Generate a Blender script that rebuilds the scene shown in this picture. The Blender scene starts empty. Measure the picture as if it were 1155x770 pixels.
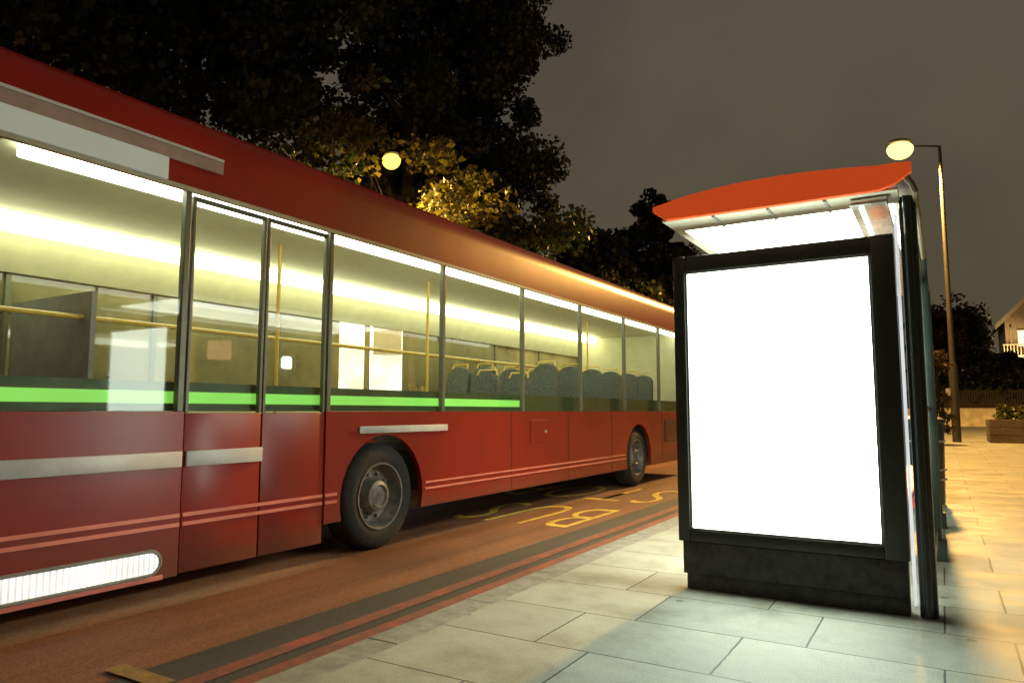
import bpy, bmesh, math, random
import numpy as np
from mathutils import Vector, Matrix
from mathutils.geometry import tessellate_polygon

R = math.radians
sc = bpy.context.scene
COL = sc.collection
random.seed(7)

# ------------------------------------------------------------------ helpers
OFF = {}

def link(o, parent=None):
    COL.objects.link(o)
    if parent is not None:
        o.parent = parent
    return o

def obj(name, bm, mat, parent=None, smooth=False, loc=None, angle=40):
    """link a bmesh (in world coordinates) as one mesh object"""
    off = OFF.get(parent.name if parent else None, Vector((0, 0, 0)))
    if parent is None and loc is not None:
        off = Vector(loc)
    if off.length > 0:
        bmesh.ops.translate(bm, verts=bm.verts, vec=-off)
    bmesh.ops.recalc_face_normals(bm, faces=bm.faces)
    me = bpy.data.meshes.new(name)
    bm.to_mesh(me)
    bm.free()
    me.materials.append(mat)
    if smooth:
        me.polygons.foreach_set('use_smooth', [True] * len(me.polygons))
        try:
            me.set_sharp_from_angle(angle=R(angle))
        except Exception:
            pass
    o = bpy.data.objects.new(name, me)
    link(o, parent)
    if parent is None and loc is not None:
        o.location = loc
    OFF[o.name] = off
    return o

def thing(name, label, cat, loc, group=None):
    o = bpy.data.objects.new(name, None)
    o.empty_display_size = 0.2
    COL.objects.link(o)
    o.location = loc
    o['label'] = label
    o['category'] = cat
    if group:
        o['group'] = group
    OFF[o.name] = Vector(loc)
    return o

def tag(o, label, cat, group=None):
    o['label'] = label
    o['category'] = cat
    if group:
        o['group'] = group
    return o

def struct(name, bm, mat, **k):
    o = obj(name, bm, mat, **k)
    o['kind'] = 'structure'
    return o

def BM():
    return bmesh.new()

def box(bm, x0, x1, y0, y1, z0, z1, bev=0.0, seg=2):
    vs = [bm.verts.new(p) for p in ((x0, y0, z0), (x1, y0, z0), (x1, y1, z0), (x0, y1, z0),
                                    (x0, y0, z1), (x1, y0, z1), (x1, y1, z1), (x0, y1, z1))]
    fs = [bm.faces.new([vs[i] for i in f]) for f in ((0, 3, 2, 1), (4, 5, 6, 7), (0, 1, 5, 4), (1, 2, 6, 5), (2, 3, 7, 6), (3, 0, 4, 7))]
    if bev > 0:
        es = set()
        for f in fs:
            es.update(f.edges)
        bmesh.ops.bevel(bm, geom=list(es), offset=bev, segments=seg, affect='EDGES', profile=0.5)
    return bm

def pane(bm, x, y0, y1, z0, z1):
    bm.faces.new([bm.verts.new(p) for p in ((x, y0, z0), (x, y1, z0), (x, y1, z1), (x, y0, z1))])
    return bm

def sheet(bm, x0, x1, y0, y1, z, nx=1, ny=1):
    g = [[bm.verts.new((x0 + (x1 - x0) * i / nx, y0 + (y1 - y0) * j / ny, z)) for i in range(nx + 1)] for j in range(ny + 1)]
    for j in range(ny):
        for i in range(nx):
            bm.faces.new((g[j][i], g[j][i + 1], g[j + 1][i + 1], g[j + 1][i]))
    return bm

def tube(bm, pts, rad, n=10, caps=True):
    pts = [Vector(p) for p in pts]
    if not isinstance(rad, (list, tuple)):
        rad = [rad] * len(pts)
    rings = []
    prev = None
    for i, p in enumerate(pts):
        if i == 0:
            d = pts[1] - pts[0]
        elif i == len(pts) - 1:
            d = pts[-1] - pts[-2]
        else:
            d = (pts[i + 1] - pts[i]).normalized() + (pts[i] - pts[i - 1]).normalized()
        d.normalize()
        if prev is None:
            a = Vector((0, 0, 1)) if abs(d.z) < 0.9 else Vector((1, 0, 0))
        else:
            a = prev
        u = (a - d * a.dot(d)).normalized()
        v = d.cross(u)
        prev = u
        rings.append([bm.verts.new(p + (u * math.cos(2 * math.pi * k / n) + v * math.sin(2 * math.pi * k / n)) * rad[i]) for k in range(n)])
    for a, b in zip(rings, rings[1:]):
        for k in range(n):
            bm.faces.new((a[k], a[(k + 1) % n], b[(k + 1) % n], b[k]))
    if caps:
        bm.faces.new(rings[0])
        bm.faces.new(rings[-1])
    return bm

def lathe(bm, prof, c, axis='z', n=24, caps=(1, 1)):
    """prof: (radius, along) list"""
    rings = []
    for r, h in prof:
        ring = []
        for k in range(n):
            a = 2 * math.pi * k / n
            if axis == 'z':
                p = (c[0] + r * math.cos(a), c[1] + r * math.sin(a), c[2] + h)
            else:
                p = (c[0] + h, c[1] + r * math.cos(a), c[2] + r * math.sin(a))
            ring.append(bm.verts.new(p))
        rings.append(ring)
    for a, b in zip(rings, rings[1:]):
        for k in range(n):
            bm.faces.new((a[k], a[(k + 1) % n], b[(k + 1) % n], b[k]))
    if caps[0]:
        bm.faces.new(rings[0])
    if caps[1]:
        bm.faces.new(rings[-1])
    return bm

def prism(bm, poly, lo, hi, axis):
    """poly in the plane perpendicular to axis: 'x' -> (y,z), 'y' -> (x,z), 'z' -> (x,y)"""
    def P(a, b, t):
        return {'x': (t, a, b), 'y': (a, t, b), 'z': (a, b, t)}[axis]
    A = [bm.verts.new(P(a, b, lo)) for a, b in poly]
    B = [bm.verts.new(P(a, b, hi)) for a, b in poly]
    n = len(poly)
    for k in range(n):
        bm.faces.new((A[k], A[(k + 1) % n], B[(k + 1) % n], B[k]))
    for tri in tessellate_polygon([[Vector((a, b, 0)) for a, b in poly]]):
        for V in (A, B):
            try:
                bm.faces.new([V[i] for i in tri])
            except ValueError:
                pass
    return bm

# ------------------------------------------------------------------ materials
def mat(name):
    m = bpy.data.materials.new(name)
    m.use_nodes = True
    nt = m.node_tree
    b = nt.nodes['Principled BSDF']
    return m, nt, b

def N(nt, t, **kw):
    n = nt.nodes.new(t)
    for k, v in kw.items():
        if k in n.inputs:
            n.inputs[k].default_value = v
        else:
            setattr(n, k, v)
    return n

def ramp(nt, src, stops):
    r = nt.nodes.new('ShaderNodeValToRGB')
    e = r.color_ramp.elements
    while len(e) < len(stops):
        e.new(0.5)
    for el, (p, c) in zip(e, stops):
        el.position = p
        el.color = (c[0], c[1], c[2], 1)
    nt.links.new(src, r.inputs['Fac'])
    return r

def noise(nt, scale, detail=4, rough=0.6, vec=None):
    n = nt.nodes.new('ShaderNodeTexNoise')
    n.inputs['Scale'].default_value = scale
    n.inputs['Detail'].default_value = detail
    n.inputs['Roughness'].default_value = rough
    if vec is not None:
        nt.links.new(vec, n.inputs['Vector'])
    return n

def coord(nt, scale=(1, 1, 1), loc=(0, 0, 0), kind='Object'):
    t = nt.nodes.new('ShaderNodeTexCoord')
    mp = nt.nodes.new('ShaderNodeMapping')
    mp.inputs['Scale'].default_value = scale
    mp.inputs['Location'].default_value = loc
    nt.links.new(t.outputs[kind], mp.inputs['Vector'])
    return mp.outputs['Vector']

def mix(nt, fac, a, b, mode='MIX'):
    m = nt.nodes.new('ShaderNodeMix')
    m.data_type = 'RGBA'
    m.blend_type = mode
    for v, i in ((fac, 0), (a, 6), (b, 7)):
        if hasattr(v, 'default_value'):
            nt.links.new(v, m.inputs[i])
        else:
            m.inputs[i].default_value = v if i == 0 else (v[0], v[1], v[2], 1)
    return m.outputs[2]

def bump(nt, b, h, strength=0.3, dist=0.01):
    n = nt.nodes.new('ShaderNodeBump')
    n.inputs['Strength'].default_value = strength
    n.inputs['Distance'].default_value = dist
    nt.links.new(h, n.inputs['Height'])
    nt.links.new(n.outputs['Normal'], b.inputs['Normal'])

def simple(name, col, rough=0.5, metal=0.0, var=0.15, scale=6.0, coat=0.0, bumpy=0.0, bscale=60):
    m, nt, b = mat(name)
    v = coord(nt)
    n = noise(nt, scale, 5, 0.6, v)
    lo = tuple(c * (1 - var) for c in col)
    hi = tuple(min(1, c * (1 + var)) for c in col)
    r = ramp(nt, n.outputs['Fac'], [(0.3, lo), (0.7, hi)])
    nt.links.new(r.outputs['Color'], b.inputs['Base Color'])
    n2 = noise(nt, scale * 3, 4, 0.6, v)
    r2 = ramp(nt, n2.outputs['Fac'], [(0.3, (rough * 0.8,) * 3), (0.7, (min(1, rough * 1.25),) * 3)])
    nt.links.new(r2.outputs['Color'], b.inputs['Roughness'])
    b.inputs['Metallic'].default_value = metal
    if coat:
        b.inputs['Coat Weight'].default_value = coat
        b.inputs['Coat Roughness'].default_value = 0.08
    if bumpy:
        n3 = noise(nt, bscale, 3, 0.6, v)
        bump(nt, b, n3.outputs['Fac'], bumpy, 0.004)
    return m

def emit(name, col, strength, var=0.0, scale=3.0):
    m, nt, b = mat(name)
    b.inputs['Base Color'].default_value = (min(0.8, col[0]), min(0.8, col[1]), min(0.8, col[2]), 1)
    b.inputs['Emission Color'].default_value = (*col, 1)
    b.inputs['Emission Strength'].default_value = strength
    if var:
        n = noise(nt, scale, 3, 0.5, coord(nt))
        r = ramp(nt, n.outputs['Fac'], [(0.3, tuple(c * (1 - var) for c in col)), (0.7, col)])
        nt.links.new(r.outputs['Color'], b.inputs['Emission Color'])
    return m

def glass(name, tint=(0.9, 0.95, 0.92), haze=0.0, hazecol=(0.5, 0.5, 0.35), ior=1.45):
    """thin single-sheet pane: transparent + fresnel gloss (+ diffuse veil for brightness)"""
    m = bpy.data.materials.new(name)
    m.use_nodes = True
    nt = m.node_tree
    nt.nodes.clear()
    out = nt.nodes.new('ShaderNodeOutputMaterial')
    tr = nt.nodes.new('ShaderNodeBsdfTransparent')
    tr.inputs['Color'].default_value = (*tint, 1)
    gl = nt.nodes.new('ShaderNodeBsdfGlossy')
    gl.inputs['Roughness'].default_value = 0.03
    lw = nt.nodes.new('ShaderNodeLayerWeight')
    lw.inputs['Blend'].default_value = 0.5
    pw = nt.nodes.new('ShaderNodeMath')
    pw.operation = 'POWER'
    pw.inputs[1].default_value = 5.0
    nt.links.new(lw.outputs['Facing'], pw.inputs[0])
    fr = nt.nodes.new('ShaderNodeMath')
    fr.operation = 'MULTIPLY_ADD'
    fr.inputs[1].default_value = 0.80
    fr.inputs[2].default_value = 0.045
    nt.links.new(pw.outputs[0], fr.inputs[0])
    src = tr.outputs[0]
    if haze > 0:
        df = nt.nodes.new('ShaderNodeBsdfDiffuse')
        df.inputs['Color'].default_value = (*hazecol, 1)
        tl = nt.nodes.new('ShaderNodeBsdfTranslucent')
        tl.inputs['Color'].default_value = (*hazecol, 1)
        a = nt.nodes.new('ShaderNodeMixShader')
        a.inputs[0].default_value = 0.3
        nt.links.new(df.outputs[0], a.inputs[1])
        nt.links.new(tl.outputs[0], a.inputs[2])
        n = noise(nt, 1.3, 4, 0.6, coord(nt))
        mr = nt.nodes.new('ShaderNodeMapRange')
        mr.inputs[1].default_value = 0.25
        mr.inputs[2].default_value = 0.75
        mr.inputs[3].default_value = haze * 0.55
        mr.inputs[4].default_value = min(1, haze * 1.45)
        nt.links.new(n.outputs['Fac'], mr.inputs[0])
        b = nt.nodes.new('ShaderNodeMixShader')
        nt.links.new(mr.outputs[0], b.inputs[0])
        nt.links.new(src, b.inputs[1])
        nt.links.new(a.outputs[0], b.inputs[2])
        src = b.outputs[0]
    mx = nt.nodes.new('ShaderNodeMixShader')
    nt.links.new(fr.outputs[0], mx.inputs[0])
    nt.links.new(src, mx.inputs[1])
    nt.links.new(gl.outputs[0], mx.inputs[2])
    nt.links.new(mx.outputs[0], out.inputs[0])
    return m

def leafmat(name, dark, light, transl=0.35):
    m = bpy.data.materials.new(name)
    m.use_nodes = True
    nt = m.node_tree
    nt.nodes.clear()
    out = nt.nodes.new('ShaderNodeOutputMaterial')
    g = nt.nodes.new('ShaderNodeNewGeometry')
    r = ramp(nt, g.outputs['Random Per Island'], [(0.0, dark), (0.6, tuple((a + b) / 2 for a, b in zip(dark, light))), (1.0, light)])
    n = noise(nt, 0.6, 3, 0.6, coord(nt))
    rr = ramp(nt, n.outputs['Fac'], [(0.3, (0.45, 0.45, 0.45)), (0.7, (1.2, 1.2, 1.2))])
    c = mix(nt, 1.0, r.outputs['Color'], rr.outputs['Color'], 'MULTIPLY')
    d = nt.nodes.new('ShaderNodeBsdfDiffuse')
    t = nt.nodes.new('ShaderNodeBsdfTranslucent')
    nt.links.new(c, d.inputs['Color'])
    nt.links.new(c, t.inputs['Color'])
    mx = nt.nodes.new('ShaderNodeMixShader')
    mx.inputs[0].default_value = transl
    nt.links.new(d.outputs[0], mx.inputs[1])
    nt.links.new(t.outputs[0], mx.inputs[2])
    gl = nt.nodes.new('ShaderNodeBsdfGlossy')
    gl.inputs['Roughness'].default_value = 0.45
    m2 = nt.nodes.new('ShaderNodeMixShader')
    m2.inputs[0].default_value = 0.04
    nt.links.new(mx.outputs[0], m2.inputs[1])
    nt.links.new(gl.outputs[0], m2.inputs[2])
    nt.links.new(m2.outputs[0], out.inputs[0])
    return m

def asphalt(name, base, spec, rough=0.75):
    m, nt, b = mat(name)
    v = coord(nt)
    big = noise(nt, 0.45, 5, 0.65, v)
    streak = noise(nt, 1.0, 5, 0.7, coord(nt, (2.6, 0.12, 1)))
    fine = noise(nt, 75, 4, 0.8, v)
    c1 = ramp(nt, big.outputs['Fac'], [(0.3, tuple(c * 0.65 for c in base)), (0.7, tuple(c * 1.25 for c in base))])
    c2 = ramp(nt, streak.outputs['Fac'], [(0.35, (0.6, 0.58, 0.55)), (0.65, (1.15, 1.15, 1.15))])
    c = mix(nt, 1.0, c1.outputs['Color'], c2.outputs['Color'], 'MULTIPLY')
    f = ramp(nt, fine.outputs['Fac'], [(0.35, (0.38, 0.38, 0.38)), (0.58, (1.15, 1.15, 1.15)), (0.70, spec)])
    c = mix(nt, 1.0, c, f.outputs['Color'], 'MULTIPLY')
    nt.links.new(c, b.inputs['Base Color'])
    rr = ramp(nt, big.outputs['Fac'], [(0.3, (rough * 0.7,) * 3), (0.7, (min(1, rough * 1.15),) * 3)])
    nt.links.new(rr.outputs['Color'], b.inputs['Roughness'])
    bump(nt, b, fine.outputs['Fac'], 0.5, 0.006)
    return m

def paint_mark(name, col, worn=(0.09, 0.045, 0.028), amount=0.45):
    m, nt, b = mat(name)
    v = coord(nt)
    n = noise(nt, 9, 6, 0.75, v)
    fine = noise(nt, 150, 3, 0.7, v)
    a = nt.nodes.new('ShaderNodeMath')
    a.operation = 'MULTIPLY_ADD'
    a.inputs[1].default_value = 0.35
    nt.links.new(fine.outputs['Fac'], a.inputs[0])
    nt.links.new(n.outputs['Fac'], a.inputs[2])
    f = ramp(nt, a.outputs[0], [(amount + 0.1, (1, 1, 1)), (amount + 0.32, (0.25, 0.25, 0.25))])
    c = mix(nt, f.outputs['Color'], worn, col)
    nt.links.new(c, b.inputs['Base Color'])
    b.inputs['Roughness'].default_value = 0.65
    bump(nt, b, fine.outputs['Fac'], 0.4, 0.004)
    return m

def paving():
    m, nt, b = mat('paving_slabs')
    v = coord(nt, (1, 1, 1), (0.64, 0.42, 0))
    br = nt.nodes.new('ShaderNodeTexBrick')
    br.offset = 0.34
    br.offset_frequency = 2
    br.squash = 1.0
    br.inputs['Scale'].default_value = 1.0
    br.inputs['Brick Width'].default_value = 0.9
    br.inputs['Row Height'].default_value = 0.62
    br.inputs['Mortar Size'].default_value = 0.0055
    br.inputs['Mortar Smooth'].default_value = 0.25
    br.inputs['Bias'].default_value = 0.0
    br.inputs['Color1'].default_value = (0.30, 0.305, 0.265, 1)
    br.inputs['Color2'].default_value = (0.41, 0.415, 0.365, 1)
    br.inputs['Mortar'].default_value = (0.05, 0.045, 0.035, 1)
    wob = noise(nt, 7, 3, 0.6, v)
    wv = nt.nodes.new('ShaderNodeVectorMath')
    wv.operation = 'MULTIPLY_ADD'
    wv.inputs[1].default_value = (0.012, 0.012, 0)
    nt.links.new(wob.outputs['Color'], wv.inputs[0])
    nt.links.new(v, wv.inputs[2])
    nt.links.new(wv.outputs[0], br.inputs['Vector'])
    stain = noise(nt, 1.6, 6, 0.68, v)
    s = ramp(nt, stain.outputs['Fac'], [(0.28, (0.42, 0.40, 0.34)), (0.5, (0.88, 0.87, 0.84)), (0.72, (1.15, 1.15, 1.13))])
    c = mix(nt, 1.0, br.outputs['Color'], s.outputs['Color'], 'MULTIPLY')
    fine = noise(nt, 130, 3, 0.7, v)
    f = ramp(nt, fine.outputs['Fac'], [(0.3, (0.60, 0.60, 0.58)), (0.7, (1.2, 1.2, 1.2))])
    c = mix(nt, 1.0, c, f.outputs['Color'], 'MULTIPLY')
    gum = nt.nodes.new('ShaderNodeTexVoronoi')
    gum.inputs['Scale'].default_value = 1.9
    nt.links.new(v, gum.inputs['Vector'])
    g = ramp(nt, gum.outputs['Distance'], [(0.035, (0.45, 0.44, 0.41)), (0.06, (1, 1, 1))])
    c = mix(nt, 1.0, c, g.outputs['Color'], 'MULTIPLY')
    nt.links.new(c, b.inputs['Base Color'])
    rr = ramp(nt, stain.outputs['Fac'], [(0.3, (0.55,) * 3), (0.7, (0.85,) * 3)])
    nt.links.new(rr.outputs['Color'], b.inputs['Roughness'])
    inv = nt.nodes.new('ShaderNodeMath')
    inv.operation = 'MULTIPLY_ADD'
    inv.inputs[1].default_value = -1.0
    nt.links.new(br.outputs['Fac'], inv.inputs[0])
    fm = nt.nodes.new('ShaderNodeMath')
    fm.operation = 'MULTIPLY'
    fm.inputs[1].default_value = 0.35
    nt.links.new(fine.outputs['Fac'], fm.inputs[0])
    nt.links.new(fm.outputs[0], inv.inputs[2])
    bump(nt, b, inv.outputs[0], 0.5, 0.006)
    return m

def bus_paint():
    m, nt, b = mat('red_bus_paint')
    v = coord(nt)
    n = noise(nt, 1.2, 5, 0.6, v)
    r = ramp(nt, n.outputs['Fac'], [(0.3, (0.20, 0.008, 0.004)), (0.7, (0.31, 0.013, 0.006))])
    # road grime towards the skirt
    sep = nt.nodes.new('ShaderNodeSeparateXYZ')
    nt.links.new(v, sep.inputs[0])
    gn = noise(nt, 2.2, 5, 0.7, coord(nt, (1, 0.5, 1.6)))
    ma = nt.nodes.new('ShaderNodeMath')
    ma.operation = 'MULTIPLY_ADD'
    ma.inputs[1].default_value = 0.9
    nt.links.new(gn.outputs['Fac'], ma.inputs[0])
    nt.links.new(sep.outputs['Z'], ma.inputs[2])
    g = ramp(nt, ma.outputs[0], [(0.55, (0.85, 0.85, 0.85)), (1.75, (0.05, 0.05, 0.05))])
    c = mix(nt, g.outputs['Color'], r.outputs['Color'], (0.13, 0.050, 0.026))
    nt.links.new(c, b.inputs['Base Color'])
    rr = ramp(nt, ma.outputs[0], [(0.55, (0.65,) * 3), (1.45, (0.36,) * 3)])
    nt.links.new(rr.outputs['Color'], b.inputs['Roughness'])
    b.inputs['Specular IOR Level'].default_value = 0.28
    b.inputs['Coat Weight'].default_value = 0.10
    b.inputs['Coat Roughness'].default_value = 0.2
    wv = noise(nt, 1.5, 2, 0.5, v)
    bump(nt, b, wv.outputs['Fac'], 0.15, 0.02)
    return m

def ribbed():
    m = emit('headlight_glow', (1.0, 0.98, 0.94), 1.0)
    nt = m.node_tree
    b = nt.nodes['Principled BSDF']
    v = coord(nt, (1, 1, 1))
    wv = nt.nodes.new('ShaderNodeTexWave')
    wv.bands_direction = 'Y'
    wv.inputs['Scale'].default_value = 9.0
    wv.inputs['Distortion'].default_value = 0.6
    nt.links.new(v, wv.inputs['Vector'])
    wz = nt.nodes.new('ShaderNodeTexWave')
    wz.bands_direction = 'Z'
    wz.inputs['Scale'].default_value = 2.1
    wz.inputs['Phase Offset'].default_value = 1.2
    nt.links.new(v, wz.inputs['Vector'])
    n = noise(nt, 3.0, 3, 0.6, v)
    a = ramp(nt, wv.outputs['Fac'], [(0.0, (0.55, 0.56, 0.57)), (0.7, (1.25, 1.25, 1.2))])
    c = ramp(nt, n.outputs['Fac'], [(0.3, (0.55, 0.55, 0.55)), (0.65, (1.1, 1.08, 1.04))])
    nt.links.new(mix(nt, 1.0, a.outputs['Color'], c.outputs['Color'], 'MULTIPLY'), b.inputs['Emission Color'])
    return m

M = dict(
    road=asphalt('lane_asphalt', (0.235, 0.088, 0.036), (2.0, 1.9, 1.7)),
    gutter=asphalt('gutter_asphalt', (0.046, 0.043, 0.036), (2.6, 2.5, 2.3)),
    ground=asphalt('ground_soil', (0.05, 0.045, 0.03), (1.5, 1.5, 1.4)),
    paving=paving(),
    kerb=simple('kerb_granite', (0.21, 0.205, 0.18), 0.75, var=0.3, scale=9, bumpy=0.4, bscale=120),
    yellow=paint_mark('yellow_road_paint', (0.78, 0.52, 0.06), amount=0.52),
    white_line=paint_mark('white_road_paint', (0.6, 0.58, 0.5)),
    redline=paint_mark('red_road_paint', (0.34, 0.060, 0.035), worn=(0.07, 0.045, 0.033), amount=0.40),
    bus=bus_paint(),
    red=simple('shelter_red_glow', (0.62, 0.075, 0.012), 0.35, var=0.12, scale=3, coat=0.3),
    black=simple('black_powder_coat', (0.020, 0.022, 0.019), 0.38, var=0.3, scale=5, bumpy=0.1, bscale=200),
    dkgreen=simple('dark_green_paint', (0.014, 0.024, 0.020), 0.35, var=0.25, scale=7, coat=0.2),
    base=simple('scuffed_base_steel', (0.035, 0.034, 0.028), 0.6, var=0.55, scale=14, bumpy=0.3, bscale=70),
    grey=simple('grey_trim', (0.22, 0.22, 0.21), 0.45, var=0.2),
    beige=simple('beige_panel', (0.50, 0.47, 0.38), 0.5, var=0.12),
    roofgrey=simple('canopy_skin', (0.12, 0.11, 0.09), 0.5, var=0.2),
    cream=simple('bus_lining', (0.62, 0.60, 0.40), 0.5, var=0.08),
    ceilcream=simple('bus_ceiling', (0.80, 0.80, 0.56), 0.45, var=0.05),
    floor=simple('bus_floor', (0.10, 0.10, 0.09), 0.6, var=0.3, scale=20),
    moq=simple('seat_moquette', (0.10, 0.115, 0.10), 0.9, var=0.6, scale=45),
    rail=simple('yellow_rail', (0.75, 0.52, 0.10), 0.3, var=0.05),
    rubber=simple('tyre_rubber', (0.018, 0.017, 0.016), 0.8, var=0.3, scale=18),
    rim=simple('wheel_steel', (0.20, 0.18, 0.16), 0.55, metal=0.4, var=0.5, scale=11),
    chrome=simple('brushed_band', (0.62, 0.62, 0.58), 0.3, metal=0.8, var=0.1),
    trim=simple('pale_trim', (0.55, 0.52, 0.50), 0.35, var=0.12),
    pink=simple('pink_light_streak', (0.72, 0.20, 0.14), 0.35, var=0.2, scale=3),
    pole=simple('lamp_column_paint', (0.045, 0.040, 0.034), 0.5, var=0.25, scale=8),
    brick=simple('planter_board', (0.14, 0.10, 0.065), 0.8, var=0.35, scale=10),
    wallcream=simple('rendered_wall', (0.74, 0.64, 0.42), 0.85, var=0.25, scale=2.2, bumpy=0.3),
    house=simple('house_render', (0.55, 0.47, 0.33), 0.8, var=0.15),
    rooftile=simple('house_roof_tile', (0.09, 0.06, 0.045), 0.8, var=0.3),
    barge=simple('white_bargeboard', (0.7, 0.64, 0.48), 0.5, var=0.1),
    fence=simple('dark_timber', (0.045, 0.035, 0.022), 0.85, var=0.4, scale=12),
    bark=simple('tree_bark', (0.065, 0.055, 0.038), 0.9, var=0.45, scale=6, bumpy=0.8, bscale=25),
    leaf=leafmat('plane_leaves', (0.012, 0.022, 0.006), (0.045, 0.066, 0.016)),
    leaf_gold=leafmat('lamplit_plane_leaves', (0.045, 0.048, 0.008), (0.16, 0.135, 0.025), 0.5),  # paler gold copy of the leaf colours, lamplight put into them
    leaf_far=leafmat('far_leaves', (0.014, 0.020, 0.008), (0.045, 0.050, 0.018)),
    leaf_rust=leafmat('rusty_leaves', (0.05, 0.026, 0.010), (0.10, 0.06, 0.02)),
    leaf_yel=leafmat('planter_leaves', (0.07, 0.085, 0.015), (0.20, 0.19, 0.04)),
    glass=glass('shelter_glass', (0.62, 0.66, 0.62)),
    busglass=glass('bus_window_glass', (0.88, 0.90, 0.82)),
    busveil=glass('veiled_bus_glass', (0.72, 0.72, 0.52), 0.42, (0.62, 0.58, 0.30)),  # olive veil added to brighten the far windows
    darkglass=glass('dark_glass', (0.35, 0.36, 0.36)),
    screen=emit('poster_backlight', (0.86, 1.0, 0.84), 16.0),
    poster2=emit('far_poster_backlight', (0.90, 0.97, 1.0), 5.5, 0.70, 1.6),
    diffuser=emit('ceiling_diffuser', (0.90, 1.0, 0.84), 13.0, 0.06, 2.0),
    tubelight=emit('fluorescent_tube', (0.9, 1.0, 0.92), 3.0),
    strip_near=emit('bus_strip_light', (0.98, 1.0, 0.78), 9.0),
    strip_far=emit('bus_strip_light_warm', (1.0, 1.0, 0.66), 9.0),
    greenstreak=emit('green_streak_glow', (0.22, 0.62, 0.10), 1.0, 0.2, 2.0),
    head=ribbed(),
    display=emit('blind_display', (0.34, 0.36, 0.30), 0.55, 0.15, 2.5),
    sodium=emit('sodium_lamp_bowl', (1.0, 0.64, 0.17), 3.2),
    sodium2=emit('sodium_lamp_bowl_far', (1.0, 0.60, 0.12), 2.2),
    kiosk=emit('kiosk_lamp', (0.95, 1.0, 0.98), 7.0),
    litwin=emit('lit_house_window', (1.0, 0.93, 0.72), 1.0),
    signface=simple('sign_face', (0.75, 0.42, 0.34), 0.6),
)

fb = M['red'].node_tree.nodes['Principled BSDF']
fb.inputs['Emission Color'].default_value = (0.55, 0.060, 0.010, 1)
fb.inputs['Emission Strength'].default_value = 0.75  # self-glow added so the fascia red looks brightly lit
# ------------------------------------------------------------------ setting
RZ = -0.07          # road surface
KX = -2.62          # kerb face
bm = sheet(BM(), -400, 400, -400, 400, RZ - 0.02)
struct('ground', bm, M['ground'])
bm = sheet(BM(), -10.6, KX + 0.02, -25, 140, RZ)
struct('road', bm, M['road'])
bm = sheet(BM(), -3.36, KX + 0.02, -25, 140, RZ + 0.004)
struct('gutter_strip', bm, M['gutter'])
for nm, x0, x1 in (('outer', -3.07, -2.96), ('inner', -2.86, -2.75)):
    bm = sheet(BM(), x0, x1, -25, 140, RZ + 0.008)
    struct('red_line', bm, M['redline'])
# pavement slab and kerb stones
bm = sheet(BM(), KX + 0.20, 40, -25, 66, 0.0)
struct('pavement', bm, M['paving'])
bm = BM()
y = -25.0
while y < 100:
    box(bm, KX, KX + 0.197, y, y + 0.8965, RZ - 0.02, 0.003, 0.006, 2)
    y += 0.9
struct('kerb', bm, M['kerb'])
bm = BM()
box(bm, -30, -10.6, -25, 140, RZ - 0.1, 0.0, 0.01)
struct('opposite_pavement', bm, M['paving'])

def road_text(txt, xr, xl, y_top, y_bot):
    """word read by a driver coming towards the camera: right edge of the picture = first letter"""
    cu = bpy.data.curves.new('t', 'FONT')
    cu.body = txt
    cu.offset = -0.012
    cu.resolution_u = 6
    cu.space_character = 1.12
    to = bpy.data.objects.new('t', cu)
    COL.objects.link(to)
    dg = bpy.context.evaluated_depsgraph_get()
    me = bpy.data.meshes.new_from_object(to.evaluated_get(dg))
    bpy.data.objects.remove(to)
    bm = BM()
    bm.from_mesh(me)
    bpy.data.meshes.remove(me)
    x0 = min(v.co.x for v in bm.verts); x1 = max(v.co.x for v in bm.verts)
    y0 = min(v.co.y for v in bm.verts); y1 = max(v.co.y for v in bm.verts)
    for v in bm.verts:
        u = (v.co.x - x0) / (x1 - x0)
        w = (v.co.y - y0) / (y1 - y0)
        v.co = (xr + (xl - xr) * u, y_bot + (y_top - y_bot) * w, RZ + 0.004)
    return struct('road_lettering', bm, M['yellow'])
road_text('BUS', -3.53, -5.08, 6.95, 8.55)
road_text('STOP', -3.47, -5.90, 9.35, 11.05)
bm = BM()
yy = 3.0
while yy < 24:
    sheet(bm, -6.40, -6.22, yy, yy + 1.0, RZ + 0.004)
    yy += 2.0
struct('bus_stop_marking', bm, M['yellow'])
bm = sheet(BM(), -3.50, -3.085, 2.03, 2.13, RZ + 0.012)
struct('bus_stop_marking', bm, paint_mark('worn_yellow_paint', (0.42, 0.26, 0.04), worn=(0.12, 0.07, 0.03), amount=0.38))
bm = BM()
yy = -20.0
while yy < 120:
    sheet(bm, -7.75, -7.63, yy, yy + 2.2, RZ + 0.004)
    yy += 4.4
struct('centre_line', bm, M['white_line'])

# ------------------------------------------------------------------ bus shelter
S = thing('bus_shelter', 'black glazed bus shelter with red lens shaped canopy and glowing blank white advert panel', 'bus shelter', (-0.9, 6.6, 0))
PX0, PX1, PY0, PY1 = -1.565, -0.205, 4.77, 4.93
bm = BM()   # advert case : four frame bars round the screen
SX0, SX1, SZ0, SZ1 = -1.485, -0.335, 0.385, 2.125
box(bm, PX0, SX0, PY0, PY1, 0.31, 2.235, 0.006)
box(bm, SX1, PX1, PY0, PY1, 0.31, 2.235, 0.006)
box(bm, SX0 + .001, SX1 - .001, PY0 + .003, PY1 - .003, SZ1, 2.233, 0.004)
box(bm, SX0 + .001, SX1 - .001, PY0 + .003, PY1 - .003, 0.312, SZ0, 0.004)
case = obj('advert_case', bm, M['black'], S, True)
bm = BM()
box(bm, SX0 + 0.002, SX1 - 0.002, PY0 + 0.035, PY1 - 0.035, SZ0 + 0.002, SZ1 - 0.002)
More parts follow.
